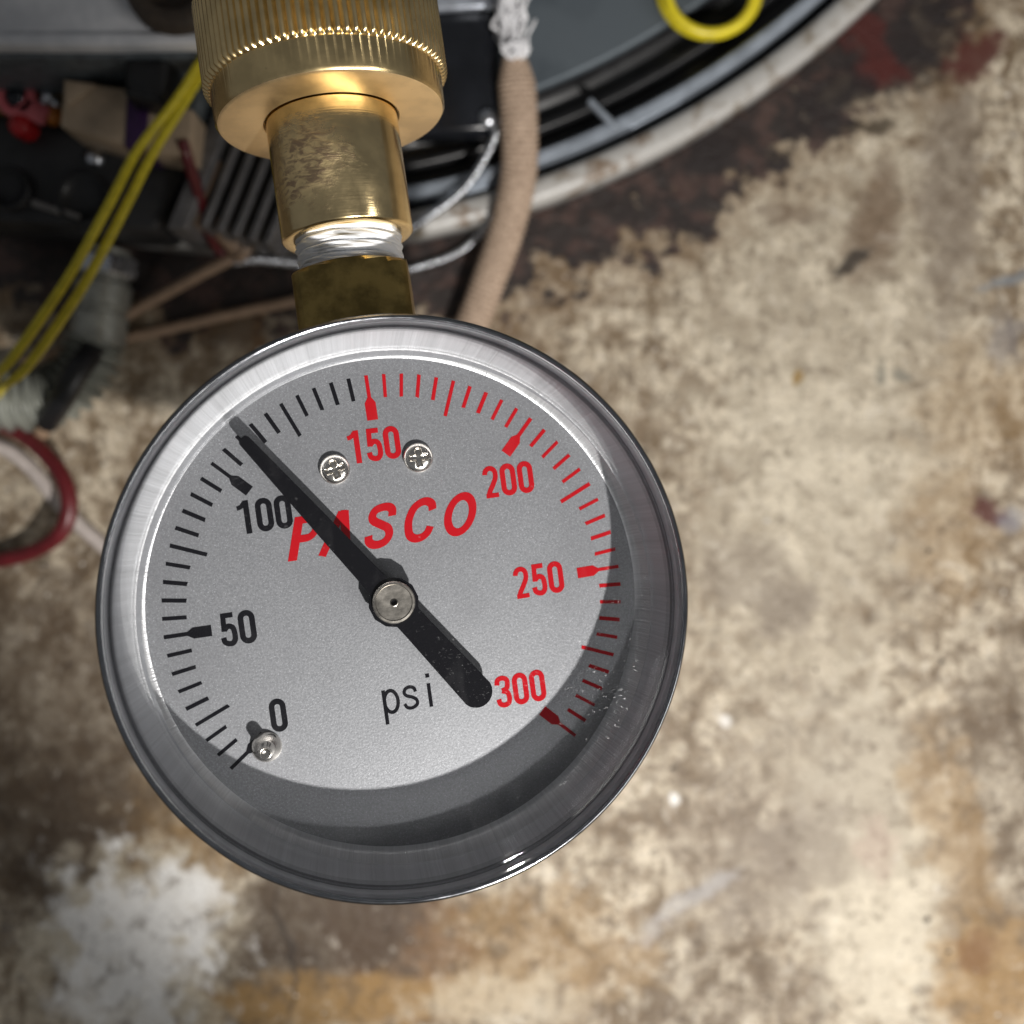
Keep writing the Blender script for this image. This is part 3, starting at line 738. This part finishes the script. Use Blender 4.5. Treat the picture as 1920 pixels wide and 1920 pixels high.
# ================================================================== ELECTRICAL PARTS INSIDE THE BASE
def P2(*uv, z): return [W(u, v_, z) for u, v_ in uv]
def control_box():
    dk = plain('dark_chassis', (.016, .016, .017), .5, 0, .5, 160, .2)
    e = tag(empty('control_box', W(150, 330, 7.2)), 'black control box in shadow under the white bracket', 'control box')
    def rel(me):
        me.transform(Matrix.Translation(-e.location)); return me
    link('housing', rel(slab('housing', P2((-90, 110), (330, 118), (350, 330), (290, 430), (-90, 410), z=24), .0073, .024, .0012)), dk, e)
    for (u, v_, r) in ((160, 375, 52), (20, 355, 42)):
        c_ = W(u, v_, 25)-e.location
        v, f = revolve([(px(r, 25), -.002), (px(r, 25), .0012), (px(r*.85, 25), .002), (px(r*.8, 25), .0005), (0, .0005)], 40, (c_, Vector((1, 0, 0)), Vector((0, 1, 0)), Vector((0, 0, 1))))
        link('knock_out', mesh('knock_out', v, f), blackp, e)
    for (u, v_) in ((178, 297), (15, 105)):
        c_ = W(u, v_, 24)-e.location
        v, f = revolve([(.0020, 0), (.0018, .0009), (.0009, .0015), (0, .0016)], 24, (c_, Vector((1, 0, 0)), Vector((0, 1, 0)), Vector((0, 0, 1))))
        link('screw', mesh('screw', v, f), steel, e)
    link('edge_rail', rel(slab('edge_rail', P2((60, 372), (150, 402), (148, 412), (56, 384), z=26), .024, .0262, .0003)), plain('grey_rail', (.2, .19, .18), .4, .5), e)
control_box()
def terminal_strip():
    e = tag(empty('terminal_strip', W(50, 190, 24)), 'amber terminal strip with a red ring terminal, a red bulb and soldered joints', 'terminal strip')
    up = (Vector((1, 0, 0)), Vector((0, 1, 0)), Vector((0, 0, 1)))
    me = slab('board', P2((-60, 160), (112, 170), (116, 218), (-60, 206), z=27), .0241, .0272, .0003); me.transform(Matrix.Translation(-e.location))
    link('board', me, plain('amber_board', hexlin(120, 92, 34), .35, 0, .25, 400), e)
    c_ = W(33, 184, 28)-e.location
    v, f = revolve([(.0023, -.0006), (.0038, -.0006), (.0043, .0002), (.0043, .0008), (.0038, .0013), (.0026, .0013), (.0023, .0008)], 40, (c_, *up), closed=True)
    rm = plain('pink_red_plastic', hexlin(206, 104, 110), .4, 0, .12)
    link('ring_terminal', mesh('ring_terminal', v, f), rm, e)
    M = Matrix.Translation(W(62, 206, 28.4)-e.location) @ Matrix.Rotation(-.5, 4, 'Z')
    link('terminal_tail', boxmesh('tail', .0068, .0042, .0018, .0006, 2, M), rm, e)
    v, f = revolve([(.0023, -.0008), (.0021, .0012), (.0012, .0022), (0, .0025)], 24, (c_, *up)); link('terminal_stud', mesh('terminal_stud', v, f), plain('blackened_stud', (.03, .033, .04), .25, .6), e)
    for (u, v_, s) in ((92, 182, .0017), (104, 194, .0013), (2, 180, .0016), (84, 192, .0013)):
        c2 = W(u, v_, 27.2)-e.location
        v, f = revolve([(s, 0), (s*.95, s*.4), (s*.6, s*.85), (0, s)], 20, (c2, *up)); link('solder_joint', mesh('solder_joint', v, f), steel, e)
    c2 = W(98, 214, 27)-e.location
    v, f = revolve([(.0022, -.001), (.0021, .0004), (.0012, .0014), (0, .0017)], 24, (c2, *up)); link('amber_drop', mesh('amber_drop', v, f), plain('amber_resin', hexlin(176, 104, 28), .25), e)
    c2 = W(41, 236, 27)-e.location
    v, f = revolve([(.0024, -.003), (.0026, 0), (.0024, .0012), (.0014, .0023), (0, .0026)], 28, (c2, *up)); link('bulb', mesh('bulb', v, f), plain('red_bulb', (.42, .012, .014), .25, 0, .1), e)
terminal_strip()
def tan_block():
    tanm = plain('tan_masking_tape', hexlin(172, 152, 128), .6, 0, .1, 300, .2); pur = plain('purple_tape', (.035, .006, .06), .5, 0, .15)
    e = tag(empty('taped_block', W(235, 220, 24)), 'flat tan taped block with a purple band beside the yellow wires', 'taped block')
    def add(name, poly, z0, z1, m, b=.0004):
        me = slab(name, P2(*poly, z=z1), z0*MM, z1*MM, b); me.transform(Matrix.Translation(-e.location)); link(name, me, m, e)
    add('tape', [(120, 150), (236, 166), (362, 206), (352, 292), (228, 270), (112, 236)], 24.1, 36, tanm)
    add('purple_band', [(238, 160), (282, 170), (272, 282), (232, 275)], 24.0, 36.4, pur)
    add('folded_corner', [(120, 150), (180, 158), (124, 200)], 36.03, 36.6, tanm, .0001)
tan_block()
cb = slab('black_cap', P2((236, 88), (312, 88), (318, 104), (310, 188), (300, 194), (236, 180), (230, 172), (232, 102), z=44), .0245, .044, .0015)
tag(link('rubber_cap', cb, blackp), 'black rubber cap standing between the white bracket and the tan block', 'cap')
def bracket():
    wm = Nodes('pale_grey_bracket'); o = wm.obj(); f = wm.noise(o, 90, 5)
    wm.set(Base_Color=wm.mix(wm.ramp(f, .35, .65), hexlin(196, 198, 202), hexlin(226, 226, 228)), Roughness=.5, Metallic=.1)
    e = tag(empty('sheet_bracket', W(120, 40, 7.2)), 'pale grey sheet metal bracket with a folded lip above the control box', 'bracket')
    def add(name, poly, z0, z1, m, b=.0005):
        me = slab(name, P2(*poly, z=z1), z0*MM, z1*MM, b); me.transform(Matrix.Translation(-e.location)); link(name, me, m, e)
    add('shelf', [(-120, -130), (372, -130), (372, 64), (-120, 66)], 46, 48, wm.mat)
    add('lip', [(-120, 60), (372, 58), (372, 80), (210, 84), (-120, 82)], 44.6, 49.2, wm.mat, .0008)
    add('back_wall', [(-120, 92), (366, 92), (366, 108), (-120, 108)], 7.3, 45, plain('dull_zinc', hexlin(92, 98, 102), .45, .4), .0003)
    add('gusset', [(338, 98), (376, 98), (374, 215), (346, 215)], 7.3, 30, plain('dull_zinc_side', hexlin(104, 110, 112), .45, .4), .0003)
    c_ = W(335, -20, 48)-e.location
    v, f = revolve([(.0095, .0002), (.0095, .003), (.0085, .0042), (.006, .0046), (.0055, .001), (0, .001)], 48, (c_, Vector((1, 0, 0)), Vector((0, 1, 0)), Vector((0, 0, 1))))
    link('rubber_grommet', mesh('grommet', v, f), plain('brown_rubber', hexlin(62, 52, 42), .6), e)
bracket()
def heat_sink():
    al = plain('dull_aluminium', hexlin(118, 116, 116), .45, .5, .2, 300)
    e = tag(empty('heat_sink', W(430, 340, 7.2)), 'finned grey aluminium heat sink behind the brass adapter', 'heat sink')
    d_ = Vector((70, -170)).normalized()
    def fin(name, u, v0, v1, w, z0, z1, m):
        s = lambda vv: u+(v0-vv)*.40
        me = slab(name, P2((s(v0), v0), (s(v0)+w, v0), (s(v1)+w, v1), (s(v1), v1), z=z1), z0*MM, z1*MM, .0002); me.transform(Matrix.Translation(-e.location)); link(name, me, m, e)
    fin('base_plate', 395, 205, 430, 190, 7.25, 9.5, blackp)
    fin('side_plate', 402, 205, 428, 36, 9.6, 27, al)
    for i in range(5): fin('fin', 468+i*33, 190, 425+i*8, 13, 9.6, 25-i*.3, al)
    fin('end_strip', 392, 300, 420, 22, 9.6, 24, cream)
heat_sink()
def connector():
    e = tag(empty('wire_connector', W(440, 455, 9)), 'cream moulded wire connector at the foot of the heat sink', 'wire connector')
    P = spline([W(*p) for p in ((388, 395, 22), (410, 425, 17), (436, 452, 13), (462, 470, 10.6))], 10)
    R = [.0016+.0014*(i/(len(P)-1)) for i in range(len(P))]
    v, f = tube([p-e.location for p in P], R, 16); link('boot', mesh('boot', v, f), cream, e)
    v, f = tube([p-e.location for p in P[-6:]], .0034, 16); link('collar', mesh('collar', v, f), cream, e)
connector()
def black_module():
    e = tag(empty('black_module', W(880, 130, 7.2)), 'glossy black module with a pale metal edge between the nut and the tan sleeve', 'electrical module')
    gm = plain('glossy_black', (.010, .011, .014), .18, 0, .3, 90, .25)
    me = slab('module', P2((770, 10), (936, 14), (938, 242), (770, 250), z=15), .0073, .015, .001); me.transform(Matrix.Translation(-e.location)); link('module', me, gm, e)
    me = slab('edge', P2((790, -12), (940, -6), (940, 12), (790, 20), z=17), .0151, .0172, .0005); me.transform(Matrix.Translation(-e.location))
    link('metal_edge', me, plain('pale_metal_edge', hexlin(176, 182, 192), .35, .5), e)
    c_ = W(915, 222, 15)-e.location
    v, f = revolve([(.0022, 0), (.002, .0008), (.001, .0014), (0, .0015)], 24, (c_, Vector((1, 0, 0)), Vector((0, 1, 0)), Vector((0, 0, 1))))
    link('screw', mesh('screw', v, f), steel, e)
black_module()
